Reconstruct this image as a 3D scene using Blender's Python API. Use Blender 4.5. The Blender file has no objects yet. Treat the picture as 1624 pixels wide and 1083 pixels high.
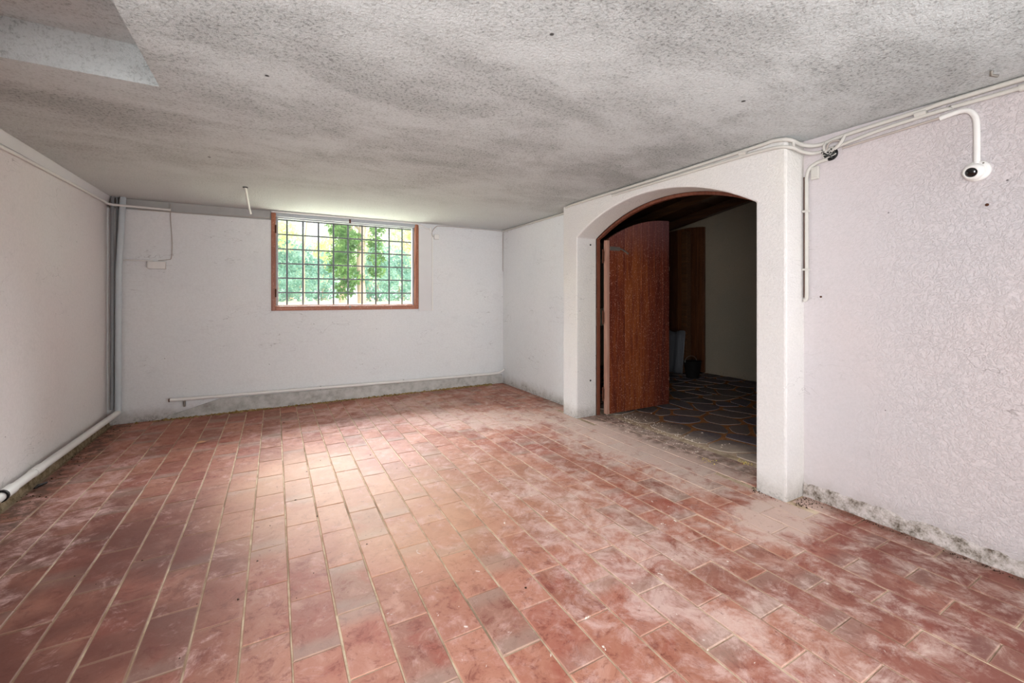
import bpy, bmesh, math, random
from mathutils import Vector, Matrix
random.seed(7)
C = bpy.context.scene.collection
sc = bpy.context.scene
PI = math.pi

# ------------------------------------------------------------------ camera
cam = bpy.data.cameras.new('camera'); camo = bpy.data.objects.new('camera', cam); C.objects.link(camo)
cam.sensor_width = 36; cam.lens = 680.6/1624*36; cam.shift_y = -0.0428
cam.clip_start = 0.02; cam.clip_end = 300
camo.location = (0, 0, 1.2); camo.rotation_euler = (PI/2, 0, -math.atan(376/680.6))
sc.camera = camo
# ------------------------------------------------------------------ world, sun, area lights, exposure
w = bpy.data.worlds.new('world'); sc.world = w; w.use_nodes = True
bg = w.node_tree.nodes['Background']; bg.inputs[0].default_value = (0.93, 0.97, 1, 1); bg.inputs[1].default_value = 1.6
def light(name, kind, loc, energy, color=(1, 1, 1), target=None, rot=None, **kw):
    l = bpy.data.lights.new(name, kind); l.energy = energy; l.color = color
    for k, v in kw.items(): setattr(l, k, v)
    o = bpy.data.objects.new(name, l); C.objects.link(o); o.location = loc
    if target: o.rotation_euler = (Vector(target)-Vector(loc)).to_track_quat('-Z', 'Y').to_euler()
    if rot: o.rotation_euler = rot
    return o
light('sun', 'SUN', (10, -4, 20), 3.8, (1, 0.95, 0.85), rot=(math.radians(40), 0, math.radians(50)), angle=0.01)
# daylight from the sky above and outside the barred window
light('window_daylight', 'AREA', (0.9, 7.8, 3.2), 1120, (0.95, 0.98, 1), target=(0.9, 4.6, 1.1), shape='RECTANGLE', size=3.4, size_y=1.3)
# daylight from the wide open doorway in the left wall beside the viewpoint
light('doorway_daylight', 'AREA', (-1.33, -0.3, 1.1), 150, (0.95, 0.98, 1), target=(2.4, 3.3, 1.45), shape='RECTANGLE', size=2.0, size_y=1.6, spread=2.4)
# unseen fill lamp added at the rear right to brighten the left wall
light('rear_fill', 'AREA', (2.7, -0.6, 1.1), 46, (0.95, 0.98, 1), target=(-1.1, 4.6, 1.3), shape='RECTANGLE', size=1.6, size_y=1.7, spread=2.2)
sc.view_settings.view_transform = 'Standard'; sc.view_settings.look = 'None'
sc.view_settings.gamma = 1; sc.view_settings.exposure = 0.24; sc.view_settings.use_curve_mapping = False

# ------------------------------------------------------------------ node helpers
def lin(c):
    return tuple(((v/255)/12.92 if v/255 <= .04045 else ((v/255+.055)/1.055)**2.4) for v in c)+(1,)
class NT:
    def __init__(s, name, rough=0.8, spec=0.2):
        s.m = bpy.data.materials.new(name); s.m.use_nodes = True
        s.t = s.m.node_tree; s.b = s.t.nodes['Principled BSDF']
        s.b.inputs['Roughness'].default_value = rough; s.b.inputs['Specular IOR Level'].default_value = spec
    def n(s, kind, **kw):
        nd = s.t.nodes.new(kind)
        for k, v in kw.items(): setattr(nd, k, v)
        return nd
    def put(s, sock, v):
        if isinstance(v, bpy.types.NodeSocket): s.t.links.new(v, sock)
        else:
            if sock.type == 'RGBA' and not hasattr(v, '__len__'): v = (v, v, v, 1)
            sock.default_value = v
    def pos(s):
        if not hasattr(s, '_p'): s._p = s.n('ShaderNodeNewGeometry').outputs['Position']
        return s._p
    def xyz(s):
        if not hasattr(s, '_x'):
            q = s.n('ShaderNodeSeparateXYZ'); s.put(q.inputs[0], s.pos()); s._x = q.outputs
        return s._x
    def mp(s, v, scale=(1, 1, 1), loc=(0, 0, 0)):
        q = s.n('ShaderNodeMapping'); s.put(q.inputs[0], v); q.inputs['Scale'].default_value = scale; q.inputs['Location'].default_value = loc
        return q.outputs[0]
    def noise(s, v, scale, detail=4, rough=.55, dist=0.0, color=False):
        q = s.n('ShaderNodeTexNoise'); s.put(q.inputs['Vector'], v); q.inputs['Scale'].default_value = scale
        q.inputs['Detail'].default_value = detail; q.inputs['Roughness'].default_value = rough; q.inputs['Distortion'].default_value = dist
        return q.outputs[1 if color else 0]
    def vor(s, v, scale, feature='F1', out=0, rnd=1.0):
        q = s.n('ShaderNodeTexVoronoi', feature=feature); s.put(q.inputs['Vector'], v); q.inputs['Scale'].default_value = scale
        q.inputs['Randomness'].default_value = rnd
        return q.outputs[out]
    def ma(s, op, a, b=0.0, c=0.0, clamp=False):
        q = s.n('ShaderNodeMath', operation=op, use_clamp=clamp)
        s.put(q.inputs[0], a); s.put(q.inputs[1], b); s.put(q.inputs[2], c); return q.outputs[0]
    def mr(s, v, a, b, c=0.0, d=1.0, smooth=True):
        q = s.n('ShaderNodeMapRange', interpolation_type='SMOOTHSTEP' if smooth else 'LINEAR')
        for i, x in enumerate((v, a, b, c, d)): s.put(q.inputs[i], x)
        return q.outputs[0]
    def mix(s, f, a, b, mode='MIX'):
        q = s.n('ShaderNodeMix', data_type='RGBA', blend_type=mode)
        s.put(q.inputs[0], f); s.put(q.inputs[6], a); s.put(q.inputs[7], b); return q.outputs[2]
    def ramp(s, v, stops):
        q = s.n('ShaderNodeValToRGB'); s.put(q.inputs[0], v); e = q.color_ramp.elements
        while len(e) < len(stops): e.new(.5)
        for el, (p, c) in zip(e, stops): el.position = p; el.color = c
        return q.outputs[0]
    def blob(s, x, y, rx, ry, ang=0.0):       # soft elliptical patch on the ground, 1 inside 0 outside
        X, Y = s.xyz()[0], s.xyz()[1]
        dx = s.ma('SUBTRACT', X, x); dy = s.ma('SUBTRACT', Y, y); ca, sa = math.cos(ang), math.sin(ang)
        u = s.ma('ADD', s.ma('MULTIPLY', dx, ca/rx), s.ma('MULTIPLY', dy, sa/rx))
        v = s.ma('ADD', s.ma('MULTIPLY', dx, -sa/ry), s.ma('MULTIPLY', dy, ca/ry))
        d = s.ma('SQRT', s.ma('ADD', s.ma('MULTIPLY', u, u), s.ma('MULTIPLY', v, v)))
        return s.mr(d, 0.35, 1.0, 1.0, 0.0)
    def color(s, v): s.put(s.b.inputs['Base Color'], v)
    def bump(s, h, strength=.4, dist=.01, prev=None):
        q = s.n('ShaderNodeBump'); q.inputs['Strength'].default_value = strength; q.inputs['Distance'].default_value = dist
        s.put(q.inputs['Height'], h)
        if prev is not None: s.put(q.inputs['Normal'], prev)
        s.put(s.b.inputs['Normal'], q.outputs[0]); return q.outputs[0]

def plain(name, rgb, rough=.6, spec=.3, metal=0, var=.12, sc_=30, bump=0):
    t = NT(name, rough, spec); c = lin(rgb); t.b.inputs['Metallic'].default_value = metal
    n = t.noise(t.pos(), sc_, 4)
    t.color(t.mix(n, tuple(x*(1-var) for x in c[:3])+(1,), tuple(min(1, x*(1+var)) for x in c[:3])+(1,)))
    if bump: t.bump(n, bump, .004)
    return t.m

def plaster(name, base, pink, rough_stucco=0.0, dirt_low=0.0, side=None):
    t = NT(name, .95, .08); P = t.pos(); z = t.xyz()[2]
    big = t.noise(P, 1.1, 3, .5)
    c = t.mix(t.mr(big, .35, .68), lin(base), lin(pink))
    med = t.noise(P, 5, 5, .6)
    c = t.mix(t.mr(med, .55, .8, 0, .35), c, tuple(x*.82 for x in lin(base)[:3])+(1,))
    fine = t.noise(P, 70, 3, .6)
    c = t.mix(t.mr(fine, .3, .75, 0.0, .12), c, (.35, .33, .31, 1))
    # hairline scuffs and cracks
    q = t.noise(t.mp(P, (1, 1, 3.0)), 2.3, 3, .55, 1.0)
    line = t.mr(t.ma('ABSOLUTE', t.ma('SUBTRACT', q, .5)), 0, .0035, 1, 0)
    zone = t.mr(t.noise(P, 1.7, 2, .5), .50, .60)
    c = t.mix(t.ma('MULTIPLY', t.ma('MULTIPLY', line, zone), .5), c, lin((110, 100, 95)))
    # small dark marks
    v = t.vor(P, 9.0); mk = t.mr(v, .028, .05, .75, 0)
    sp = t.mr(t.noise(P, 6.1, 1), .56, .60)
    c = t.mix(t.ma('MULTIPLY', mk, sp), c, lin((70, 62, 58)))
    if dirt_low:
        e = t.ma('ADD', z, t.ma('MULTIPLY', t.noise(P, 6, 5, .7), -.22))
        lo = t.mr(e, -.10, .05, dirt_low, 0)
        c = t.mix(lo, c, lin((140, 126, 112)))
        gr = t.mr(t.noise(P, 40, 5, .75), .47, .6)
        lo2 = t.mr(e, -.12, -.03, dirt_low, 0)
        c = t.mix(t.ma('MULTIPLY', gr, lo2), c, lin((66, 58, 46)))
    t.color(c)
    if rough_stucco:
        P2 = t.mix(.06, P, t.noise(P, 9, 2, .5, 0, True))
        X = t.mr(t.xyz()[1], 1.25, 0.75, .25, 1) if side == 'right' else 1.0
        r1 = t.noise(P2, 74, 4, .66, .3)
        h = t.ma('ADD', t.ma('MULTIPLY', t.mr(r1, .42, .64), .6), t.ma('MULTIPLY', t.noise(P, 120, 2), .25))
        h = t.ma('MULTIPLY', h, X)
        t.bump(h, rough_stucco, .009)
    else:
        h = t.ma('ADD', t.noise(P, 18, 4, .6), t.ma('MULTIPLY', fine, .35))
        t.bump(h, .28, .006)
    return t.m

M = {}
M['wall_back'] = plaster('plaster_back', (222, 223, 224), (226, 226, 226), 0, .5)
M['wall_left'] = plaster('plaster_left', (226, 221, 219), (226, 218, 216), 0, .25)
M['wall_arch'] = plaster('plaster_arch', (222, 218, 216), (226, 222, 215), .4, .35)
M['wall_right'] = plaster('plaster_right', (203, 197, 199), (207, 197, 197), .62, .3, 'right')
M['pass_wall'] = plaster('plaster_passage', (128, 119, 104), (136, 122, 104), .1, .35)  # dimness of the passage put into the plaster colour

# ceiling: coarse grey dusty roller texture
t = NT('ceiling_plaster', 1, .03); P = t.pos()
streak = t.noise(t.mp(P, (1, 1.7, 1)), 1.5, 7, .66, .35)
c = t.mix(t.mr(streak, .36, .7), lin((204, 207, 206)), lin((176, 178, 176)))
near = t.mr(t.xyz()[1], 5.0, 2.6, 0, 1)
c = t.mix(t.ma('SUBTRACT', 1, near), c, lin((214, 216, 214)))  # paler towards the window, its light painted into the ceiling colour
g = t.noise(P, 75, 5, .74, .2)
s2 = t.mr(g, .48, .66, 0, .62)
s2 = t.ma('MULTIPLY', s2, t.mr(streak, .3, .62, .25, 1))
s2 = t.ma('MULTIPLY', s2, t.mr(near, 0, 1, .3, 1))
c = t.mix(s2, c, lin((88, 88, 85)))
v = t.mr(t.vor(P, 2.3), .018, .03, .9, 0); c = t.mix(v, c, lin((45, 40, 36)))
t.color(c)
h = t.ma('ADD', t.mr(t.noise(P, 85, 4, .7, .3), .38, .66), t.ma('MULTIPLY', t.noise(P, 5, 2), .6))
t.bump(h, .55, .006)
M['ceiling'] = t.m

# mortar between the tiles
t = NT('mortar', .95, .05); P = t.pos()
n = t.noise(P, 12, 5, .65); c = t.mix(t.mr(n, .35, .65), lin((176, 152, 128)), lin((212, 192, 166)))
dk = t.mr(t.noise(P, 2.2, 2), .52, .62); c = t.mix(t.ma('MULTIPLY', dk, .55), c, lin((104, 84, 68)))
ob = t.ma('MULTIPLY', t.blob(-.95, 1.9, 1.25, 2.5, -.12), t.mr(t.noise(P, 3.1, 3), .35, .6, .2, .8)); c = t.mix(ob, c, lin((122, 92, 74)))  # left floor shade carried into the joint colour
lf = t.mr(t.xyz()[0], -1.22, -1.36, 0, .8); c = t.mix(lf, c, lin((118, 104, 84)))
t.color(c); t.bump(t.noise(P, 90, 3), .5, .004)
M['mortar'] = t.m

# terracotta tiles, colour by tile cell and wear and painted shade by place
PX, PY = .1540, .3150; X0 = .0504
t = NT('terracotta', .78, .18); P = t.pos(); X, Y, Z = t.xyz()[0], t.xyz()[1], t.xyz()[2]
u = t.ma('DIVIDE', t.ma('SUBTRACT', X, X0), PX); iu = t.ma('FLOOR', u)
par = t.ma('MODULO', t.ma('ADD', iu, 100.0), 2.0)
off = t.ma('ADD', 1.5864, t.ma('MULTIPLY', par, 1.74-1.5864))
vv = t.ma('DIVIDE', t.ma('SUBTRACT', Y, off), PY); iv = t.ma('FLOOR', vv); fv = t.ma('SUBTRACT', vv, iv); fu = t.ma('SUBTRACT', u, iu)
cb = t.n('ShaderNodeCombineXYZ'); t.put(cb.inputs[0], iu); t.put(cb.inputs[1], iv)
wn = t.n('ShaderNodeTexWhiteNoise', noise_dimensions='2D'); t.put(wn.inputs[0], cb.outputs[0])
r1 = wn.outputs[0]; wsep = t.n('ShaderNodeSeparateColor'); t.put(wsep.inputs[0], wn.outputs[1]); r2, r3 = wsep.outputs[0], wsep.outputs[1]
c = t.ramp(r1, [(0, lin((146, 95, 78))), (.25, lin((166, 110, 91))), (.5, lin((176, 122, 102))), (.78, lin((158, 97, 82))), (1, lin((146, 104, 89)))])
# each tile its own offset into the stain noise
offv = t.n('ShaderNodeVectorMath', operation='SCALE'); t.put(offv.inputs[0], wn.outputs[1]); offv.inputs['Scale'].default_value = 7.0
ad = t.n('ShaderNodeVectorMath', operation='ADD'); t.put(ad.inputs[0], P); t.put(ad.inputs[1], offv.outputs[0]); PT = ad.outputs[0]
st = t.noise(PT, 5.5, 5, .62, .5)
c = t.mix(t.mr(st, .48, .72, 0, .75), c, lin((150, 80, 66)))
c = t.mix(t.mr(st, .28, .45, .5, 0), c, lin((200, 156, 140)))
mo = t.noise(P, 13, 8, .8, .6)
c = t.mix(t.mr(mo, .50, .64, 0, .65), c, lin((112, 52, 42)))
c = t.mix(t.mr(mo, .34, .47, .35, 0), c, lin((198, 150, 136)))
# grey-green bloom on some tile ends
endm = t.mr(t.ma('ADD', fv, t.ma('MULTIPLY', t.noise(PT, 9, 4), .25)), .22, .42, 1, 0)
endm = t.ma('MULTIPLY', endm, t.mr(r2, .62, .8))
end2 = t.mr(t.ma('SUBTRACT', fv, t.ma('MULTIPLY', t.noise(PT, 9, 4), .25)), .55, .8, 0, 1)
end2 = t.ma('MULTIPLY', end2, t.mr(r3, .6, .8))
c = t.mix(t.ma('MULTIPLY', t.ma('MAXIMUM', endm, end2), .5), c, lin((158, 140, 128)))
mid = t.noise(P, 1.3, 3, .55)
c = t.mix(t.mr(mid, .52, .72, 0, .35), c, lin((128, 84, 72)))
# left and near-left shade painted into the tiles as a dark reddish area
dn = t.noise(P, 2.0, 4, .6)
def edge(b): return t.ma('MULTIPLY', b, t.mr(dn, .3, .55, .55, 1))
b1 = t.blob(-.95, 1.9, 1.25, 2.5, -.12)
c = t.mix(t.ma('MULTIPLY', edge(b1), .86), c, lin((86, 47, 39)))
b1b = t.blob(2.6, .3, 1.5, 1.3); c = t.mix(t.ma('MULTIPLY', edge(b1b), .7), c, lin((104, 60, 56)))  # darker patch at the near right
# warm tan area in the middle of the room
b2 = t.ma('MAXIMUM', t.blob(.2, 3.0, .65, 1.0), t.blob(.65, 2.4, .65, .95))
c = t.mix(t.ma('MULTIPLY', edge(b2), .5), c, lin((204, 160, 124)))
c = t.mix(t.ma('MULTIPLY', t.blob(1.25, 2.5, .6, 1.2, .2), .42), c, lin((176, 132, 106)))
# pale lime dust along the arch and the pillar foot; paler blob by the window
dust = t.ma('MAXIMUM', t.ma('MULTIPLY', t.blob(.75, 4.55, 1.5, .75, .1), .55), t.ma('MULTIPLY', t.blob(2.7, 2.7, .75, 1.5), .85))  # first blob is the paler one by the window
dust = t.ma('MAXIMUM', dust, t.ma('MULTIPLY', t.blob(1.75, 3.9, 1.2, .5, -.5), .6))
dust = t.ma('MAXIMUM', dust, t.ma('MULTIPLY', t.blob(2.45, 1.36, .55, .25), .9))
dust = t.ma('MAXIMUM', dust, t.ma('MULTIPLY', t.blob(1.45, 1.6, .5, 1.2), .3))
dust = t.ma('MAXIMUM', dust, t.ma('MULTIPLY', t.blob(-1.1, 3.6, .45, 1.7), .5))
dust = t.ma('ADD', t.ma('MULTIPLY', dust, .85), t.mr(X, 0, 1.6, .12, .42))
dnz = t.ma('ADD', t.ma('MULTIPLY', t.noise(P, 5.5, 8, .78, .8), .62), t.ma('MULTIPLY', t.noise(PT, 9, 7, .75, .5), .38))
dm = t.mr(t.ma('ADD', dnz, t.ma('MULTIPLY', dust, .22)), .55, .74, 0, .72)
c = t.mix(dm, c, t.mix(t.mr(X, 0.2, 2.6), lin((214, 178, 172)), lin((212, 190, 178))))
# dark speckle wear
dk = t.mr(t.noise(P, 30, 6, .78, .4), .57, .70, 0, .6); c = t.mix(dk, c, lin((98, 50, 42)))
# white paint drips near the camera
pd = t.mr(t.noise(P, 19, 3, .55, .6), .70, .73); pd = t.ma('MULTIPLY', pd, t.ma('ADD', t.blob(1.3, 1.4, 1.3, 1.2), .05, clamp=True))
c = t.mix(pd, c, lin((226, 214, 204)))
# dirt at the walls
dw = t.ma('MAXIMUM', t.mr(t.ma('SUBTRACT', X, t.ma('MULTIPLY', dn, .35)), -1.42, -1.28, .75, 0), t.mr(t.ma('ADD', X, t.ma('MULTIPLY', dn, .2)), 2.80, 2.92, 0, .6))
dw = t.ma('MULTIPLY', dw, t.mr(t.noise(P, 14, 4, .7), .38, .58))
c = t.mix(dw, c, lin((84, 66, 52)))
# grime in the joints
eg = t.ma('MINIMUM', t.ma('MULTIPLY', t.ma('MINIMUM', fu, t.ma('SUBTRACT', 1, fu)), PX), t.ma('MULTIPLY', t.ma('MINIMUM', fv, t.ma('SUBTRACT', 1, fv)), PY))
c = t.mix(t.mr(eg, .003, .009, .25, 0), c, lin((186, 158, 136)))
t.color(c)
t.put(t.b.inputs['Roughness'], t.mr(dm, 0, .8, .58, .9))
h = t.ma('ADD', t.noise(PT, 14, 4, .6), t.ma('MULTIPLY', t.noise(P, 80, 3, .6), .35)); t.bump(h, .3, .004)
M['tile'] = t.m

# reddish varnished wood with pale spatter
def wood(name, a, b, c_, fleck=.5, axis='z', rough=.38, worn=None):
    t = NT(name, rough, .4); P = t.pos()
    sc3 = {'z': (14, 14, .9), 'x': (.9, 14, 14), 'y': (14, .9, 14)}[axis]
    g = t.noise(t.mp(P, sc3), 2.4, 5, .6, .4)
    oi = t.n('ShaderNodeObjectInfo').outputs['Random']
    col = t.ramp(t.ma('ADD', g, t.ma('MULTIPLY', t.ma('SUBTRACT', oi, .5), .3)), [(.28, lin(a)), (.5, lin(b)), (.72, lin(c_))])
    f = t.noise(t.mp(P, (1, 1, .7)), 95, 3, .6)
    fl_ = t.mr(f, .585, .66, 0, fleck); col = t.mix(fl_, col, lin((196, 150, 132)))
    if worn: col = t.mix(t.mr(t.xyz()[2], worn[0], worn[1], 0, worn[2]), col, lin((122, 86, 88)))
    t.color(col); t.bump(g, .25, .003); return t.m
M['door'] = wood('varnished_planks', (70, 26, 20), (104, 45, 27), (136, 72, 36), .7, worn=(1.55, 2.0, .5))
M['pvc_old'] = plain('aged_conduit', (196, 192, 185), .6, .25, 0, .07)
M['door_edge'] = wood('worn_plank_edge', (150, 108, 92), (176, 134, 116), (190, 158, 140), .2, rough=.6)
M['frame'] = wood('window_wood', (122, 66, 44), (152, 92, 64), (178, 118, 88), .5)
M['frame_x'] = wood('window_wood_rail', (112, 58, 38), (142, 82, 56), (168, 106, 78), .7, 'x')
M['jamb'] = wood('jamb_wood', (84, 44, 32), (106, 58, 42), (122, 74, 56), .15)
M['darkwood'] = wood('dark_timber', (48, 30, 20), (70, 44, 26), (92, 60, 34), .1, 'y')
M['darkdoor'] = wood('dark_door_wood', (54, 28, 16), (78, 44, 24), (96, 56, 30), .1)
M['sash'] = plain('painted_sash', (168, 172, 178), .4, .4, 0, .15)
M['pvc'] = plain('white_pvc', (226, 223, 219), .45, .35, 0, .05)
M['pvc_grey'] = plain('grey_pvc', (192, 200, 204), .5, .35, 0, .06)
M['pvc_dark'] = plain('dusty_grey_pvc', (138, 140, 142), .6, .2, 0, .1)
M['cable'] = plain('old_cable', (178, 168, 160), .7)
M['black'] = plain('black_plastic', (22, 20, 20), .5)
M['lens'] = plain('camera_lens', (12, 10, 12), .12, .6)
M['wire'] = plain('dark_wire', (56, 58, 56), .6)
M['iron'] = plain('bar_iron', (62, 62, 66), .6, .3, .3)
M['rust'] = plain('rusty_iron', (84, 52, 38), .8, .2, .3, .3)
M['steel'] = plain('dull_steel', (132, 126, 118), .5, .4, .6)
M['white_board'] = plain('white_board', (216, 214, 214), .7, .2, 0, .05, 8)
M['strip'] = plain('recess_shade_grey', (176, 175, 172), .95, .05, 0, .12, 9, .4)
M['crumb'] = plain('dark_crumbs', (62, 46, 38), .95, .05, 0, .4)
M['plaster_crumb'] = plain('plaster_crumbs', (206, 192, 178), .95, .05, 0, .15)
M['yellow'] = plain('yellow_crumbs', (206, 184, 98), .9, .05)
M['leaf_dry'] = plain('dry_leaf', (196, 150, 116), .8)
M['reveal_out'] = plain('outer_render', (196, 190, 180), .95, .05)
t = NT('straw_dirt', 1, .02); P = t.pos(); t.color(t.ramp(t.noise(P, 24, 4, .7), [(.3, lin((84, 70, 44))), (.5, lin((148, 122, 78))), (.7, lin((186, 166, 128)))])); t.bump(t.noise(P, 60, 3), 1, .01); M['straw'] = t.m
t = NT('flaking_base', 1, .02); P = t.pos(); t.color(t.ramp(t.noise(P, 22, 6, .75), [(.34, lin((96, 84, 72))), (.46, lin((172, 162, 154))), (.6, lin((208, 198, 194)))])); t.bump(t.noise(P, 35, 5, .7), 1, .014); M['flaking'] = t.m
t = NT('base_render', 1, .02); P = t.pos(); c = t.ramp(t.noise(P, 9, 5, .7), [(.3, lin((150, 145, 138))), (.5, lin((184, 181, 176))), (.7, lin((204, 201, 197)))]); t.color(c); t.bump(t.noise(P, 30, 4, .7), .6, .008); M['base'] = t.m
t = NT('cove_mortar', 1, .02); P = t.pos(); t.color(t.ramp(t.noise(P, 18, 6, .75), [(.32, lin((84, 70, 50))), (.5, lin((138, 120, 96))), (.7, lin((164, 148, 124)))])); t.bump(t.noise(P, 45, 5, .7), .9, .01); M['cove'] = t.m
t = NT('paving_stone', .75, .2); P = t.pos(); oi = t.n('ShaderNodeObjectInfo').outputs['Random']
c = t.ramp(oi, [(0, lin((88, 80, 80))), (.35, lin((106, 92, 86))), (.7, lin((94, 86, 92))), (1, lin((116, 100, 90)))])
c = t.mix(t.mr(t.noise(P, 9, 5, .65), .45, .7, 0, .5), c, lin((122, 104, 92)))
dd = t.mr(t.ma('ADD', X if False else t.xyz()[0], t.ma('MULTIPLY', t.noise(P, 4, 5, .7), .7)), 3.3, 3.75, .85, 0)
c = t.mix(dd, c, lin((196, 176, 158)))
t.color(c); t.bump(t.noise(P, 25, 5, .6), .6, .008); M['flag'] = t.m
t = NT('paving_mortar', .95, .05); P = t.pos(); c = t.ramp(t.noise(P, 10, 5, .7), [(.3, lin((124, 84, 56))), (.6, lin((164, 114, 74)))])
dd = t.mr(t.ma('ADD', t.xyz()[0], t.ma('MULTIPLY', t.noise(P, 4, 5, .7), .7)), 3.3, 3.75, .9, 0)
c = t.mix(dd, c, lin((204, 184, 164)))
gk = t.mr(t.noise(P, 18, 6, .75), .52, .66, 0, .8); c = t.mix(gk, c, lin((96, 78, 64)))
t.color(c); t.bump(t.noise(P, 30, 5, .7), .8, .01); M['flag_mortar'] = t.m
t = NT('pane_glass', .2); o_ = t.t.nodes['Material Output']; tr = t.n('ShaderNodeBsdfTransparent'); tr.inputs[0].default_value = (.96, .98, .98, 1)
df = t.n('ShaderNodeBsdfDiffuse'); df.inputs[0].default_value = (.8, .8, .8, 1); mx = t.n('ShaderNodeMixShader'); mx.inputs[0].default_value = .04
t.t.links.new(tr.outputs[0], mx.inputs[1]); t.t.links.new(df.outputs[0], mx.inputs[2]); t.t.links.new(mx.outputs[0], o_.inputs[0]); M['glass'] = t.m
def leafm(name, a, b):
    t = NT(name, .6, .3); r = t.noise(t.pos(), 3.2, 4, .7)
    t.color(t.mix(t.mr(r, .35, .65), lin(a), lin(b)))
    o_ = t.t.nodes['Material Output']; tl = t.n('ShaderNodeBsdfTranslucent'); tl.inputs[0].default_value = lin(b)
    mx = t.n('ShaderNodeMixShader'); mx.inputs[0].default_value = .4
    t.t.links.new(t.b.outputs[0], mx.inputs[1]); t.t.links.new(tl.outputs[0], mx.inputs[2]); t.t.links.new(mx.outputs[0], o_.inputs[0]); return t.m
M['ivy'] = leafm('ivy_leaves', (58, 100, 62), (146, 188, 112))
M['pale_leaf'] = leafm('pale_leaves', (204, 226, 128), (244, 250, 190))  # overexposed outdoor glare put into the pale and far leaf colours
M['teal_leaf'] = leafm('blue_green_leaves', (96, 150, 142), (188, 222, 208))
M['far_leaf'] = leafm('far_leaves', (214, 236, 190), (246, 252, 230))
M['bark'] = plain('pale_bark', (214, 188, 168), .9, .1, 0, .2, 8, .5)
t = NT('lawn', 1, .02); P = t.pos(); t.color(t.mix(t.mr(t.noise(P, .8, 5, .6), .4, .62), lin((206, 214, 180)), lin((228, 220, 200)))); M['lawn'] = t.m

# ------------------------------------------------------------------ mesh helpers
class MB:
    def __init__(s): s.v = []; s.f = []; s.sm = []
    def add(s, vs, fs, smooth=False):
        b = len(s.v); s.v += [tuple(x) for x in vs]; s.f += [tuple(i+b for i in f) for f in fs]; s.sm += [smooth]*len(fs); return s
    def box(s, x0, x1, y0, y1, z0, z1):
        return s.add([(x, y, z) for z in (z0, z1) for y in (y0, y1) for x in (x0, x1)],
                     [(0, 2, 3, 1), (4, 5, 7, 6), (0, 1, 5, 4), (2, 6, 7, 3), (0, 4, 6, 2), (1, 3, 7, 5)])
    def tube(s, pts, r, n=10, cap=True):
        pts = [Vector(p) for p in pts]; rings = []
        rr = r if hasattr(r, '__len__') else [r]*len(pts)
        up = None
        for i, p in enumerate(pts):
            d = (pts[min(i+1, len(pts)-1)]-pts[max(i-1, 0)]).normalized()
            if up is None: up = Vector((0, 0, 1)) if abs(d.z) < .9 else Vector((0, 1, 0))
            a = d.cross(up).normalized(); b = a.cross(d).normalized(); up = b
            rings.append([p+a*rr[i]*math.cos(2*PI*k/n)+b*rr[i]*math.sin(2*PI*k/n) for k in range(n)])
        vs = [q for R in rings for q in R]; fs = []
        for i in range(len(pts)-1):
            for k in range(n): fs.append((i*n+k, i*n+(k+1) % n, (i+1)*n+(k+1) % n, (i+1)*n+k))
        s.add(vs, fs, True)
        if cap: s.add(rings[0], [tuple(range(n))][:1]); s.add(rings[-1], [tuple(range(n-1, -1, -1))])
        return s
    def lathe(s, prof, center, axis, n=24):      # prof: (r, h) along axis
        ax = Vector(axis).normalized(); a = ax.orthogonal().normalized(); b = ax.cross(a); c = Vector(center)
        vs = [c+ax*h+(a*math.cos(2*PI*k/n)+b*math.sin(2*PI*k/n))*r for r, h in prof for k in range(n)]
        fs = [(i*n+k, i*n+(k+1) % n, (i+1)*n+(k+1) % n, (i+1)*n+k) for i in range(len(prof)-1) for k in range(n)]
        s.add(vs, fs, True); s.add(vs[:n], [tuple(range(n-1, -1, -1))]); s.add(vs[-n:], [tuple(range(n))]); return s
    def prism(s, poly, axis, a, b):             # poly in the two other axes, extruded from a to b
        def P(p, h): return {'x': (h, p[0], p[1]), 'y': (p[0], h, p[1]), 'z': (p[0], p[1], h)}[axis]
        n = len(poly); vs = [P(p, a) for p in poly]+[P(p, b) for p in poly]
        fs = [tuple(range(n)), tuple(range(2*n-1, n-1, -1))]+[(i, i+n, (i+1) % n+n, (i+1) % n) for i in range(n)]
        return s.add(vs, fs)
    def mesh(s, name, m):
        me = bpy.data.meshes.new(name); me.from_pydata(s.v, [], s.f); me.materials.append(m)
        me.polygons.foreach_set('use_smooth', s.sm); me.update()
        bm = bmesh.new(); bm.from_mesh(me); bmesh.ops.recalc_face_normals(bm, faces=bm.faces); bm.to_mesh(me); bm.free()
        return me
    def build(s, name, m, parent=None, bevel=0):
        o = bpy.data.objects.new(name, s.mesh(name, m)); C.objects.link(o)
        if parent: o.parent = parent
        if bevel:
            md = o.modifiers.new('bevel', 'BEVEL'); md.width = bevel; md.segments = 2; md.limit_method = 'ANGLE'; md.angle_limit = .6
        return o
def tag(o, label=None, cat=None, group=None, kind=None):
    if label: o['label'] = label
    if cat: o['category'] = cat
    if group: o['group'] = group
    if kind: o['kind'] = kind
    return o
def empty(name, loc=(0, 0, 0)):
    o = bpy.data.objects.new(name, None); C.objects.link(o); o.location = loc; return o
def smooth(pts, k=6):                            # Catmull-Rom through points
    P = [Vector(p) for p in pts]; out = []
    for i in range(len(P)-1):
        a, b, c, d = P[max(i-1, 0)], P[i], P[i+1], P[min(i+2, len(P)-1)]
        for j in range(k):
            u = j/k; out.append(.5*((2*b)+(c-a)*u+(2*a-5*b+4*c-d)*u*u+(3*b-a-3*c+d)*u**3))
    return out+[P[-1]]

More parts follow.
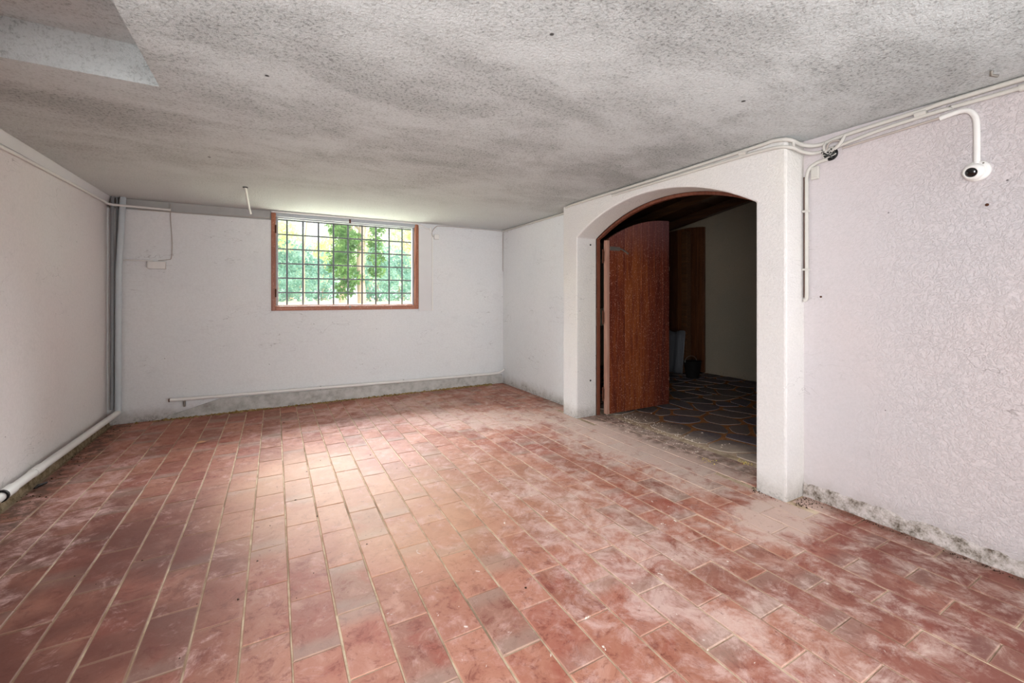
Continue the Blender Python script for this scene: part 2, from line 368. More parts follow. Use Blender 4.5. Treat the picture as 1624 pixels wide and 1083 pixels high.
# ------------------------------------------------------------------ large structure
H = 2.15; XL = -1.38; YB = 5.364; XR = 2.82; XA = 2.628; YR = -2.1
WX0, WX1, WZ0, WZ1 = -.036, 1.60, 1.056, 2.128      # window hole in the back wall
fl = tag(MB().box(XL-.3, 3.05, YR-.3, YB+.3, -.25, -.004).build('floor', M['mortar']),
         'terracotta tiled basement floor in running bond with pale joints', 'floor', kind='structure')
# ceiling with a raised recess at the left
hx0, hx1, hy0, hy1, hz = -1.38, -.455, 1.68, 2.46, 2.315  # recess kept short so its unseen near lip shades the inside
ce = MB()
ce.box(hx1, XR+.02, YR-.3, YB+.35, H, H+.3)
ce.box(XL-.3, hx1, hy1, YB+.35, H, H+.3)
ce.box(XL-.3, hx1, YR-.3, hy0, H, H+.3)
ce.box(XL-.3, hx0, hy0, hy1, H, H+.3)
ce.box(hx0, hx1, hy0, hy1, hz, H+.3)
ceo = tag(ce.build('ceiling', M['ceiling']), 'grey mottled roughcast ceiling with a raised recess at the left', 'ceiling', kind='structure')
# back wall
bw = MB(); yb2 = YB+.32
bw.box(XL-.3, WX0, YB, yb2, -.25, 2.045); bw.box(XL-.3, WX0, YB+.035, yb2, 2.045, H)
bw.box(WX1, 3.2, YB, yb2, -.25, H); bw.box(WX0, WX1, YB, yb2, -.25, WZ0); bw.box(WX0, WX1, YB, yb2, WZ1, H)
tag(bw.build('wall_back', M['wall_back']), 'white plastered end wall around the barred window', 'wall', kind='structure')
tag(MB().box(XL, WX0-.004, YB+.02, YB+.034, 2.047, H-.002).build('recess_shade_strip', M['strip']), 'grey strip under the ceiling left of the window, recess shade in its colour', 'trim', kind='structure')  # shade of the set-back wall top painted as a grey strip
# left wall and its pale band
tag(MB().box(XL-.3, XL, YR-.3, YB, -.25, H).build('wall_left', M['wall_left']), 'pale pinkish plastered left wall with scuffs', 'wall', kind='structure')
band = MB().prism([(XL, 2.045), (XL+.012, 2.045), (XL+.045, H-.002), (XL, H-.002)], 'y', YR, hy0)
band = MB()
band.add([(XL, YR, 2.045), (XL+.014, YR, 2.05), (XL+.04, YR, H-.002), (XL, YR, H-.002), (XL, YB, 2.085), (XL+.014, YB, 2.09), (XL+.03, YB, H-.002), (XL, YB, H-.002)],
         [(0, 1, 2, 3), (7, 6, 5, 4), (0, 4, 5, 1), (1, 5, 6, 2), (2, 6, 7, 3), (3, 7, 4, 0)])
tag(band.build('trim_2', M['white_board']), 'white plaster band along the top of the left wall', 'trim', kind='structure')
# rear wall and the added shading partition, outside the picture
rw = MB(); rw.box(XL-.3, XR+.3, YR-.25, YR, -.25, H)
tag(rw.build('wall_rear', M['wall_left']), 'plastered wall behind the viewpoint', 'wall', kind='structure')
tag(MB().box(XL, -.88, .8, .92, -.25, H).build('wall_shade_stub', M['wall_left']), 'unseen partition added to shade the ceiling recess and the left floor', 'wall', kind='structure')  # out of view, added to shade the recess and left floor
# right walls and the arch wall
tag(MB().box(XR, XR+.25, YR-.3, 1.44, -.25, H+.3).build('wall_right', M['wall_right']), 'rough stuccoed right wall with the round camera', 'wall', kind='structure')
tag(MB().box(XR, XR+.12, 3.645, YB, -.25, H+.3).build('wall_right_far', M['wall_back']), 'smooth plastered right wall between the arch and the far corner', 'wall', kind='structure')
ya0, ya1, ys0, ys1, zs, rise = 1.428, 3.655, 1.609, 3.425, 1.796, .255
cy = (ys0+ys1)/2; half = (ys1-ys0)/2
def arc(y, hw=half, rs=rise, z=zs, c=None):
    c = cy if c is None else c
    R = (hw*hw+rs*rs)/(2*rs); return z+rs-R+math.sqrt(max(R*R-(y-c)**2, 0))
N = 28
poly = [(ya0, -.25), (ys0, -.25), (ys0, zs)]+[(ys0+(ys1-ys0)*i/N, arc(ys0+(ys1-ys0)*i/N)) for i in range(1, N)]+[(ys1, zs), (ys1, -.25), (ya1, -.25), (ya1, H-.001), (ya0, H-.001)]
tag(MB().prism(poly, 'x', XA, XR+.06).build('wall_arch', M['wall_arch'], bevel=.012), 'white plastered wall with segmental arched doorway', 'wall', kind='structure')
# passage behind the arch
XP = 6.05; YP0, YP1 = .55, 5.9
tag(MB().box(3.051, XP+.1, YP0-.2, YP1+.2, -.25, -.009).build('floor_passage', M['flag_mortar']), 'dim passage floor of irregular paving stones', 'floor', kind='structure')
FP = bpy.data.objects['floor_passage']
tag(MB().box(XP, XP+.2, YP0-.2, YP1+.2, -.25, 3.4).build('wall_passage', M['pass_wall']), 'beige plastered wall of the dark passage beyond the arch', 'wall', kind='structure')
pw = MB(); pw.box(3.05, XP, YP1, YP1+.2, -.25, 3.4); 
pw.box(XR+.13, 3.05, 3.66, YP1, -.25, 3.4); 
pw.box(3.05+.03, XP, YP0-.2, YP0, -.25, 3.4)
pw.box(XR+.06, XR+.2, YP0-.2, YP1, H, 3.4)
tag(pw.build('wall_passage_ends', M['pass_wall']), 'plastered end walls closing the dark passage', 'wall', kind='structure')
# sloping timber ceiling of the passage
tc = empty('ceiling_passage'); tag(tc, 'dark sloping plank and beam ceiling over the passage', 'ceiling', kind='structure')
def zc(y): return 2.66-(y-3.6)*.155
for i in range(18):
    y0 = YP0+(YP1-YP0)*i/18; y1 = YP0+(YP1-YP0)*(i+1)/18-.008; d = random.uniform(0, .012)
    MB().add([(XR+.2, y0, zc(y0)-d), (XP, y0, zc(y0)-d), (XP, y1, zc(y1)-d), (XR+.2, y1, zc(y1)-d),
              (XR+.2, y0, zc(y0)+.03), (XP, y0, zc(y0)+.03), (XP, y1, zc(y1)+.03), (XR+.2, y1, zc(y1)+.03)],
             [(0, 1, 2, 3), (7, 6, 5, 4), (0, 4, 5, 1), (1, 5, 6, 2), (2, 6, 7, 3), (3, 7, 4, 0)]).build('plank', M['darkwood'], tc)
MB().box(XR+.2, XP+.1, YP0, YP1+.2, 3.02, 3.4).build('roof_slab', M['darkwood'], tc)
for x in (3.5, 4.25, 5.0, 5.7):
    MB().add([(x, YP0, zc(YP0)-.13), (x+.09, YP0, zc(YP0)-.13), (x+.09, YP1, zc(YP1)-.13), (x, YP1, zc(YP1)-.13),
              (x, YP0, zc(YP0)-.012), (x+.09, YP0, zc(YP0)-.012), (x+.09, YP1, zc(YP1)-.012), (x, YP1, zc(YP1)-.012)],
             [(0, 1, 2, 3), (7, 6, 5, 4), (0, 4, 5, 1), (1, 5, 6, 2), (2, 6, 7, 3), (3, 7, 4, 0)]).build('beam', M['darkwood'], tc)

# ------------------------------------------------------------------ floor tiles
fwd = Vector((math.sin(math.atan(376/680.6)), math.cos(math.atan(376/680.6)), 0)); rgt = Vector((fwd.y, -fwd.x, 0))
def seen(x, y, z=0):
    d = x*fwd.x+y*fwd.y; u = x*rgt.x+y*rgt.y
    if d < .3: return None
    px = 812+680.6*u/d; py = 472-680.6*(z-1.2)/d
    return (px, py, d) if -40 < px < 1664 and -40 < py < 1123 else None
def tile_mesh(i):
    r = random.Random(i); b = .0028; h = .009
    def j(a): return r.uniform(-a, a)
    x, y = .5, .5
    m = MB(); vs = []
    w, l = PX-.0065, PY-.003
    c8 = []
    for (sx, sy) in ((-1, -1), (1, -1), (1, 1), (-1, 1)): c8.append((sx*w/2+j(.0008), sy*l/2+j(.0008)))
    mids = [((c8[k][0]+c8[(k+1) % 4][0])/2+j(.0008), (c8[k][1]+c8[(k+1) % 4][1])/2+j(.0005)) for k in range(4)]
    ring = []
    for k in range(4): ring += [c8[k], mids[k]]
    vs = [(p[0], p[1], -h) for p in ring]+[(p[0], p[1], -b) for p in ring]+[(p[0]*(1-2*b/w), p[1]*(1-2*b/l), j(.0006)) for p in ring]
    fs = []
    for q in (0, 8):
        fs += [(q+k, q+(k+1) % 8, q+(k+1) % 8+8, q+k+8) for k in range(8)]
    fs.append(tuple(range(16, 24)))
    return MB().add(vs, fs).mesh('tile', M['tile'])
TM = [tile_mesh(i) for i in range(8)]
tiles = []
for k in range(-9, 19):
    x0 = X0+PX*k; x1 = x0+PX
    st_ = x0 < -.88
    if k == 18: rng = [(ys0+.004, ys1-.004)]
    elif k == 17: rng = [(YR, ya0-.012), (ys0+.004, ys1-.004), (ya1+.004, YB-.004)]
    else: rng = [(YR, YB-.004)]
    if st_: rng = [(YR, .796), (.924, YB-.004)]
    if k == -9: x0 += .004
    yo = 1.74 if k % 2 else 1.5864
    for j in range(-13, 13):
        a0, a1 = yo+PY*j, yo+PY*(j+1)
        for (r0, r1) in rng:
            b0, b1 = max(a0, r0), min(a1, r1)
            if b1-b0 < .03: continue
            xx1 = x1
            if k == 16 and not (b1 < ya0 or b0 > ya1 or (b0 >= ys0 and b1 <= ys1)): xx1 = XA-.004
            if k == 17: xx1 = min(x1, XR-.004) if not (b0 >= ys0 and b1 <= ys1+.01) else x1
            tiles.append((x0, xx1, b0, b1))
def area(tl):
    c = [seen(x, y) for x in tl[:2] for y in tl[2:]]
    q = [p for p in c if p]
    if not q: return 0
    d = min(p[2] for p in q); return (tl[1]-tl[0])*(tl[3]-tl[2])/d**3*(len(q)/4)
tiles.sort(key=area, reverse=True)
rest = MB()
for i, (x0, x1, y0, y1) in enumerate(tiles):
    r = random.Random(i*31+5); me = TM[r.randrange(8)]
    sx, sy = (x1-x0)/PX, (y1-y0)/PY
    rot = (r.gauss(0, .0035), r.gauss(0, .006), r.gauss(0, .0025)); loc = ((x0+x1)/2, (y0+y1)/2, r.uniform(-.0008, .0012)-.0005)
    if i < 300:
        o = bpy.data.objects.new('tile', me); C.objects.link(o); o.parent = fl
        o.location = loc; o.rotation_euler = rot; o.scale = (sx, sy, 1)
    else:
        mt = Matrix.LocRotScale(Vector(loc), Matrix.Rotation(rot[2], 3, 'Z').to_quaternion(), Vector((sx, sy, 1)))
        rest.add([mt @ v.co for v in me.vertices], [tuple(p.vertices) for p in me.polygons])
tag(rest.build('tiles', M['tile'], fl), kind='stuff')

# ------------------------------------------------------------------ crazy paving of the passage
def clip(poly, p, n):
    out = []
    for i in range(len(poly)):
        a, b = poly[i], poly[(i+1) % len(poly)]
        da = (a[0]-p[0])*n[0]+(a[1]-p[1])*n[1]; db = (b[0]-p[0])*n[0]+(b[1]-p[1])*n[1]
        if da <= 0: out.append(a)
        if da*db < 0: q = da/(da-db); out.append((a[0]+(b[0]-a[0])*q, a[1]+(b[1]-a[1])*q))
    return out
seeds = []; r = random.Random(3); g = .30
nx, ny = int((XP-3.06)/g)+1, int((YP1-YP0)/g)+1
for i in range(nx):
    for j in range(ny): seeds.append((3.06+g*(i+.5+r.uniform(-.42, .42)), YP0+g*(j+.5+r.uniform(-.42, .42))))
for s_ in seeds:
    poly = [(3.065, YP0+.01), (XP-.01, YP0+.01), (XP-.01, YP1-.01), (3.065, YP1-.01)]
    for q in seeds:
        if q is s_: continue
        dx, dy = q[0]-s_[0], q[1]-s_[1]; L = math.hypot(dx, dy)
        if L > 1.1: continue
        gp = .013+.009*((int(q[0]*97)+int(s_[0]*97))%3)/2
        poly = clip(poly, (s_[0]+dx/2-dx/L*gp, s_[1]+dy/2-dy/L*gp), (dx/L, dy/L))
        if len(poly) < 3: break
    if len(poly) < 3: continue
    cx_ = sum(p[0] for p in poly)/len(poly); cy_ = sum(p[1] for p in poly)/len(poly)
    if cx_ < 3.17 and not (ys0 < cy_ < ys1): continue
    # knock the corners off
    pl = []
    for i in range(len(poly)):
        a, b = poly[i], poly[(i+1) % len(poly)]
        pl += [(a[0]+(b[0]-a[0])*.2+r.uniform(-.006, .006), a[1]+(b[1]-a[1])*.2), (a[0]+(b[0]-a[0])*.8, a[1]+(b[1]-a[1])*.8+r.uniform(-.006, .006))]
    n = len(pl); zt = r.uniform(-.005, -.002)
    vs = [(p[0]-cx_, p[1]-cy_, -.012) for p in pl]+[((p[0]-cx_)*.99, (p[1]-cy_)*.99, zt-.004) for p in pl]+[((p[0]-cx_)*.975, (p[1]-cy_)*.975, zt+r.uniform(0, .002)) for p in pl]
    fs = [(q*n+k, q*n+(k+1) % n, (q+1)*n+(k+1) % n, (q+1)*n+k) for q in (0, 1) for k in range(n)]+[tuple(range(2*n, 3*n))]
    o = MB().add(vs, fs).build('paving_stone', M['flag'], FP); o.location = (cx_, cy_, 0)

# ------------------------------------------------------------------ skirtings and dirt
def rough_strip(pts, side, h0, h1, d, seed, step=.03):
    # irregular low strip between two floor points; side = outward normal (x,y)
    r = random.Random(seed); a, b = Vector(pts[0]), Vector(pts[1]); L = (b-a).length; n = max(2, int(L/step)); v = []
    h = (h0+h1)/2
    for i in range(n+1):
        p = a+(b-a)*i/n; h += r.uniform(-1, 1)*(h1-h0)*.25; h = min(max(h, h0), h1); dd = d*r.uniform(.75, 1.2)
        q = p+Vector(side)*dd
        v += [(p.x, p.y, -.003), (q.x, q.y, -.003), (p.x+side[0]*dd*.7, p.y+side[1]*dd*.7, h*.85), (p.x, p.y, h)]
    f = [(i*4+k, i*4+(k+1) % 4, (i+1)*4+(k+1) % 4, (i+1)*4+k) for i in range(n) for k in range(4)]+[(0, 1, 2, 3), (n*4+3, n*4+2, n*4+1, n*4)]
    return MB().add(v, f)
tag(rough_strip([(XR, -1.9), (XR, 1.425)], (-1, 0), .045, .085, .016, 4, .02).build('baseboard_right', M['flaking']), 'crumbling grey plaster skirting at the foot of the right wall', 'skirting', kind='structure')
tag(MB().prism([(-.93, .0), (-.93, .03), (-.5, .155), (0, .150), (2.80, .125), (2.80, .0)], 'y', YB-.016, YB).build('baseboard_back', M['base'], bevel=.004), 'grey render skirting below the pipe on the end wall', 'skirting', kind='structure')
tag(rough_strip([(XL, .93), (XL, 5.34)], (1, 0), .05, .08, .034, 9, .04).build('baseboard_left', M['cove']), 'rough mortar fillet at the foot of the left wall', 'skirting', kind='structure')
def bits(line, count, spread, size, seed, flat=.6, smin=.25):
    r = random.Random(seed); m = MB()
    for _ in range(count):
        u = r.random(); k = int(u*(len(line)-1)); f = u*(len(line)-1)-k
        x = line[k][0]+(line[k+1][0]-line[k][0])*f+r.gauss(0, spread[0]); y = line[k][1]+(line[k+1][1]-line[k][1])*f+r.gauss(0, spread[1])
        s_ = size*r.uniform(smin, 1)*(.6+.8*abs(math.sin(u*23+seed))); a = r.uniform(0, PI)
        if seed == 8: y = min(y, 5.05)
        if seed == 11 and y < 2.2: continue
        x = min(max(x, XL+.02), XP-.1); y = min(y, YB-.02)
        if x > 2.62 and x < 2.9 and (ya0-.02 < y < ys0+.01 or y > ys1-.01): continue
        if 2.79 < x < 3.0 and y < ya0: x = 2.78
        e = [(math.cos(a)*s_, math.sin(a)*s_*.7), (math.cos(a+2.1)*s_*.8, math.sin(a+2.1)*s_), (math.cos(a+4.2)*s_, math.sin(a+4.2)*s_*.8)]
        m.add([(x+p[0], y+p[1], -.002) for p in e]+[(x+r.uniform(-.2, .2)*s_, y, s_*flat*r.uniform(.5, 1.1))], [(0, 1, 3), (1, 2, 3), (2, 0, 3), (0, 2, 1)])
    return m
tag(bits([(-.95, YB-.035), (1.9, YB-.03), (2.75, YB-.03)], 1300, (.12, .018), .026, 2, .6).build('straw_litter', M['straw']),
    'ridge of straw coloured dirt along the foot of the end wall', 'dirt', kind='stuff')
tag(bits([(2.77, -.4), (2.78, 1.38), (2.66, 1.41)], 420, (.012, .05), .0075, 5, .7).build('wall_foot_rubble', M['crumb']),
    'dark crumbs and grime along the foot of the right wall', 'dirt', kind='stuff')
tag(bits([(2.61, 1.44), (2.61, 1.6), (2.68, 1.585)], 70, (.015, .02), .007, 15, .8).build('pillar_rubble', M['crumb']),
    'small heap of dark rubble at the foot of the pillar', 'dirt', kind='stuff')
tag(bits([(-1.3, 1.5), (-1.28, 5.2)], 260, (.045, .15), .009, 6, .5).build('left_wall_grit', M['crumb']),
    'dark grit scattered along the left edge of the floor', 'dirt', kind='stuff')
tag(bits([(-.9, 1.2), (.3, 3.2), (1.4, 4.8)], 70, (.45, .7), .008, 8, .5, .4).build('floor_crumbs', M['crumb']),
    'dark specks scattered over the middle of the tiled floor', 'dirt', kind='stuff')
tag(bits([(2.9, 1.75), (3.0, 2.9), (3.1, 3.3)], 420, (.14, .2), .010, 11, .5, .2).build('threshold_rubble', M['plaster_crumb']),
    'pale plaster dust and chips on the threshold of the arch', 'dirt', kind='stuff')
tag(bits([(2.78, 2.03), (2.79, 2.1)], 45, (.025, .03), .009, 12, .6).build('yellow_petals', M['yellow']),
    'small patch of yellow crumbs on the tiles before the arch', 'petals', kind='stuff')
tag(bits([(2.98, 1.9), (3.0, 1.94)], 30, (.02, .025), .008, 13, .6).build('yellow_petals', M['yellow']),
    'smaller patch of yellow crumbs beside the pillar inside the arch', 'petals', kind='stuff')
lf = MB(); lf.add([(-.05, 0, .002), (-.015, .018, .012), (.03, .012, .004), (.05, -.004, .016), (.015, -.016, .006), (-.02, -.012, .003), (0, 0, .003)],
                  [(0, 1, 6), (1, 2, 6), (2, 3, 6), (3, 4, 6), (4, 5, 6), (5, 0, 6)])
o = tag(lf.build('dry_leaf', M['leaf_dry']), 'curled tan dry leaf lying on the tiles near the end wall', 'leaf'); o.location = (-.525, 4.347, .001)
md = o.modifiers.new('s', 'SOLIDIFY'); md.thickness = .001
gl = MB().tube([(-1.312, 3.78, .012), (-1.303, 3.81, .016), (-1.285, 3.865, .010)], [.005, .010, .006], 6)
tag(gl.build('dark_stone', M['black']), 'dark elongated stone lying beside the floor pipe', 'stone')

# ------------------------------------------------------------------ window
wn_ = empty('window_1', (.785, YB, WZ0)); tag(wn_, 'worn brown wooden window frame behind which iron bars stand', 'window', kind='structure')
def wpart(name, b, m, par=wn_, bevel=0):
    o = b.build(name, m, par, bevel); o.matrix_parent_inverse = Matrix.Translation(-Vector(par.location)) if par.type == 'EMPTY' else Matrix(); return o
y0, y1 = YB-.012, YB+.07
fo = .045
wpart('frame_post', MB().box(WX0, WX0+fo, y0, y1, WZ0, WZ1), M['frame'], bevel=.004)
wpart('frame_post', MB().box(WX1-fo, WX1, y0, y1, WZ0, WZ1), M['frame'], bevel=.004)
wpart('frame_rail', MB().box(WX0+fo, WX1-fo, y0, y1, WZ0, WZ0+.052), M['frame_x'], bevel=.004)
wpart('frame_rail', MB().box(WX0+fo, WX1-fo, y0+.006, y1, WZ1-.038, WZ1), M['sash'], bevel=.004)
# inner sash, slightly set back
si = .022; ysa, ysb = YB+.012, YB+.05
sx0, sx1, sz0, sz1 = WX0+fo, WX1-fo, WZ0+.052, WZ1-.038
wpart('sash_post', MB().box(sx0, sx0+si, ysa+.03, ysb+.03, sz0, sz1), M['sash'], bevel=.002)
wpart('sash_post', MB().box(sx1-si, sx1, ysa+.03, ysb+.03, sz0, sz1), M['sash'], bevel=.002)
wpart('sash_rail', MB().box(sx0+si, sx1-si, ysa+.03, ysb+.03, sz0, sz0+.012), M['frame_x'], bevel=.002)
wpart('sash_rail', MB().box(sx0+si, sx1-si, ysa+.03, ysb+.03, sz1-.012, sz1), M['sash'], bevel=.002)
wpart('pane', MB().box(sx0+si, sx1-si, YB+.058, YB+.062, sz0+.012, sz1-.012), M['glass'])
for zz in (1.95, 1.25):
    wpart('hinge', MB().tube([(WX0+.043, y0-.006, zz-.045), (WX0+.043, y0-.006, zz+.045)], .008, 8), M['rust'])
wpart('latch_plate', MB().box(.765, .785, y0-.006, y0+.004, WZ1-.05, WZ1-.005), M['rust'])
wpart('latch_plate', MB().box(.765, .785, y0-.006, y0+.004, WZ0+.022, WZ0+.052), M['steel'])
# grille
gr = empty('window_grille', (.785, YB+.16, WZ0)); tag(gr, 'iron grille of nine upright and seven cross bars outside the window', 'grille')
for k in range(9):
    x = .1209+.164*k
    wpart('bar', MB().tube([(x, YB+.16, WZ0-.0), (x, YB+.16, WZ1)], .0095, 6), M['iron'], gr)
for k in range(7):
    z = 1.082+.165*k if k else 1.09
    z = 1.092+.1654*k
    wpart('bar', MB().tube([(WX0, YB+.16+.012, z), (WX1, YB+.16+.012, z)], .0085, 6), M['iron'], gr)
# white board beside the window
tag(MB().box(WX1+.003, 1.77, YB-.012, YB, 1.03, 2.09).build('white_board', M['white_board'], bevel=.003), 'narrow white board fixed upright on the wall right of the window', 'board')

# ------------------------------------------------------------------ arch door
d1 = empty('door_1', (2.9, 3.37, 0)); tag(d1, 'reddish brown arched plank door leaf standing open inside the arch', 'door', kind='structure')
def dpart(name, b, m, par=d1, bevel=0):
    o = b.build(name, m, par, bevel)
    if par.type == 'EMPTY': o.matrix_parent_inverse = Matrix.Translation(-Vector(par.location))
    return o
# wooden lining behind the masonry arch
fi = .014; ring_o = [(ys0, 0)]+[(ys0, zs)]+[(ys0+(ys1-ys0)*i/N, arc(ys0+(ys1-ys0)*i/N)) for i in range(1, N)]+[(ys1, zs), (ys1, 0)]
ring_i = [(ys0+fi, 0), (ys0+fi, zs-.005)]+[(ys0+fi+(ys1-ys0-2*fi)*i/N, arc(ys0+fi+(ys1-ys0-2*fi)*i/N, half-fi, rise-.01, zs-.015)) for i in range(1, N)]+[(ys1-fi, zs-.005), (ys1-fi, 0)]
fr = MB(); n = len(ring_o); xa, xb = XR+.062, XR+.095
vs = [(xa, *p) for p in ring_o]+[(xa, *p) for p in ring_i]+[(xb, *p) for p in ring_o]+[(xb, *p) for p in ring_i]; fs = []
for i in range(n-1):
    fs += [(i, i+1, n+i+1, n+i), (2*n+i, 3*n+i, 3*n+i+1, 2*n+i+1), (n+i, n+i+1, 3*n+i+1, 3*n+i), (i, 2*n+i, 2*n+i+1, i+1)]
fs += [(0, n, 3*n, 2*n), (n-1, 3*n-1, 4*n-1, 2*n-1)]
dpart('door_frame', fr.add(vs, fs), M['jamb'])
lx0, lx1, ly0, ly1 = 2.938, 3.845, 3.335, 3.375
def ztop(x):
    f = (x-lx0)/(lx1-lx0); return arc(cy+half*(1-f)*.985, half, rise+.02, zs+.0)-.02
nb = 8; leaf = dpart('door_leaf', MB().prism([(lx0, .02)]+[(lx1, .02)]+[(lx0+(lx1-lx0)*i/12, ztop(lx0+(lx1-lx0)*i/12)-.002) for i in range(12, -1, -1)], 'y', ly0+.012, ly1), M['darkdoor'])
pxs = [lx0+.03+(lx1-lx0-.03)*i/nb for i in range(nb+1)]
for i in range(nb):
    a, b = pxs[i]+.0045, pxs[i+1]-.0045
    o = MB().prism([(a, .02), (b, .02)]+[(a+(b-a)*j/3, ztop(a+(b-a)*j/3)) for j in (3, 2, 1, 0)], 'y', ly0-random.uniform(0, .002), ly0+.014).build('plank', M['door'], leaf, bevel=.003)
    o.matrix_parent_inverse = leaf.matrix_parent_inverse.inverted() if False else Matrix.Identity(4)
dpart('edge_strip', MB().box(lx0-.004, lx0+.032, ly0-.004, ly1+.002, .02, ztop(lx0)-.004), M['door_edge'], bevel=.003)
for zz in (1.62, 1.0, .22):
    dpart('hinge', MB().tube([(lx0-.018, ly1-.004, zz-.07), (lx0-.018, ly1-.004, zz+.07)], .010, 8).box(lx0-.02, lx0+.0, ly1-.008, ly1-.004, zz-.05, zz+.05), M['rust'])
dpart('bolt', MB().tube(smooth([(lx0+.035, ly0-.012, 1.70), (lx0+.16, ly0-.014, 1.70), (lx0+.21, ly0-.02, 1.685), (lx0+.27, ly0-.02, 1.655)]), .0085, 8).box(lx0+.04, lx0+.17, ly0-.008, ly0, 1.68, 1.72), M['steel'])
dpart('latch', MB().box(lx1-.004, lx1+.006, ly0+.004, ly0+.026, 1.5, 1.54).box(lx1-.004, lx1+.006, ly0+.004, ly0+.026, .28, .32), M['steel'])
for zz in (1.735, .36):
    tag(MB().lathe([(.009, 0), (.009, .004), (.005, .007)], (2.80, ys1, zz), (0, -1, 0), 8).build('screw_plug', M['black']),
        'dark fixing in the arch reveal, the '+('upper' if zz > 1 else 'lower')+' of the two', 'screw')

# door leaf deep in the passage, with a post and a bucket before it
d2 = empty('door_2', (5.98, 4.5, 0)); tag(d2, 'dark brown tall door at the far end of the passage', 'door', kind='structure')
for i in range(7):
    a = 4.49+i*.13; b = a+.124
    z = lambda y: 2.30+.05*(1-((y-4.85)/.5)**2)
    dpart('plank', MB().prism([(a, .01), (b, .01), (b, z(b)), (a, z(a))], 'x', 5.965, 5.998), M['darkdoor'], d2, .003)
tag(MB().box(5.72, 5.82, 4.62, 4.72, 0, 2.25).build('post', M['darkwood'], bevel=.005), 'dark square timber post before the far door', 'post')
bk = empty('bucket', (5.45, 4.30, 0)); tag(bk, 'black bucket on the dark passage floor before the far door', 'bucket')
dpart('body', MB().lathe([(.085, .005), (.09, .01), (.125, .25), (.13, .255), (.122, .255), (.085, .02)], (5.45, 4.30, 0), (0, 0, 1), 20), M['black'], bk)
dpart('handle', MB().tube([(5.45+.13*math.cos(a), 4.30+.03, .24+.09*math.sin(a)) for a in [PI*i/10 for i in range(11)]], .004, 6), M['steel'], bk)
t = NT('grey_sheet', .4, .4); t.color(lin((92, 92, 96))); t.bump(t.noise(t.mp(t.pos(), (8, 8, .8)), 5, 4), .5, .02)
sh = MB(); vs = []; r = random.Random(5)
for j in range(7):
    for i in range(9): vs.append((5.62+.02*math.sin(i*1.7)+.012*j, 4.62+.045*i, .09+.11*j+.02*math.sin(i)*(j > 5)))
fs = [(j*9+i, j*9+i+1, (j+1)*9+i+1, (j+1)*9+i) for j in range(6) for i in range(8)]
o = sh.add(vs, fs, True).build('glimmer_sheet', t.m); md = o.modifiers.new('s', 'SOLIDIFY'); md.thickness = .006
o.location = (0, 0, -.09); tag(o, 'greyish crumpled sheet put in for a faint glimmer behind the open door', 'sheet')  # sheet stands in for a faint glimmer in the dark

# ------------------------------------------------------------------ pipes, conduits, cables
def conduit(name, pts, r, m, label, cat='pipe', k=5, n=10, sm=True, clips=(), group=None, clipmat='pvc'):
    t_ = empty(name, pts[0]); tag(t_, label, cat, group)
    P_ = smooth(pts, k) if sm else pts
    def child(nm, b, mm):
        o = b.build(nm, M[mm], t_); o.matrix_parent_inverse = Matrix.Translation(-Vector(t_.location)); return o
    child('tube', MB().tube(P_, r, n), m)
    for (a, b) in clips: child('clip', MB().tube([a, b], r*1.35, n), clipmat)
    return t_, child
# grey waste pipe in the back left corner, and its floor run
conduit('drain_pipe', [(-1.256, 5.325, 2.148), (-1.286, 5.325, 1.45), (-1.292, 5.325, .135)], .024, 'pvc_grey', 'blue-grey plastic pipe standing upright in the far left corner', 'pipe', sm=False, n=14)
t_, ch = conduit('floor_pipe', [(-1.292, 5.322, .12), (-1.308, 5.20, .108), (-1.325, 3.9, .102), (-1.328, 3.3, .098), (-1.328, .94, .09)], .025, 'pvc', 'white plastic pipe running low along the foot of the left wall', 'pipe', sm=False, n=14)
for (ya, yb, rr, mm) in ((3.80, 3.90, .029, 'pvc'), (3.46, 3.56, .031, 'pvc'), (3.44, 3.455, .034, 'black'), (3.20, 3.30, .031, 'pvc'), (3.185, 3.198, .034, 'black')):
    ch('coupling' if mm == 'pvc' else 'clamp', MB().tube([(-1.3275, ya, .1), (-1.3275, yb, .1)], rr, 14), mm)
conduit('corner_conduit', [(-1.333, 5.335, 2.148), (-1.337, 5.335, .15)], .014, 'pvc_dark', 'dusty grey conduit in the corner, nearest the left wall', 'conduit', sm=False)
conduit('corner_conduit', [(-1.305, 5.352, 2.148), (-1.312, 5.352, .17)], .007, 'pvc_dark', 'thin grey conduit squeezed behind the blue-grey corner pipe', 'conduit', sm=False)
# top left tubes and cable to the junction box
conduit('ceiling_conduit', [(-1.366, 3.4, 2.058), (-1.366, 4.4, 2.075), (-1.362, 5.15, 2.078), (-1.335, 5.28, 2.066), (-1.20, 5.29, 2.064), (-.9, 5.338, 2.066)], .011, 'pvc', 'pale conduit bending round the far left corner under the ceiling', 'conduit')
conduit('ceiling_cable', [(-1.16, 5.345, 2.046), (-.87, 5.352, 2.048), (-.4, 5.352, 2.056), (-.05, 5.346, 2.062)], .0042, 'cable', 'thin pale cable along the wall top left of the window', 'cable')
conduit('hanging_cable', [(-.902, 5.355, 2.13), (-.905, 5.355, 1.99), (-.893, 5.355, 1.775), (-.897, 5.355, 1.60), (-.93, 5.355, 1.575), (-1.0, 5.352, 1.562)], .0035, 'cable', 'loose thin cable dropping to the white junction box', 'cable')
conduit('box_cable', [(-1.30, 5.352, 1.560), (-1.04, 5.352, 1.558)], .007, 'pvc', 'short level conduit from the corner to the white junction box', 'conduit', sm=False)
jb = MB().box(-1.078, -.94, 5.322, 5.364, 1.480, 1.551); tag(jb.build('junction_box', M['pvc'], bevel=.006), 'small white rectangular junction box left of the window', 'junction box')
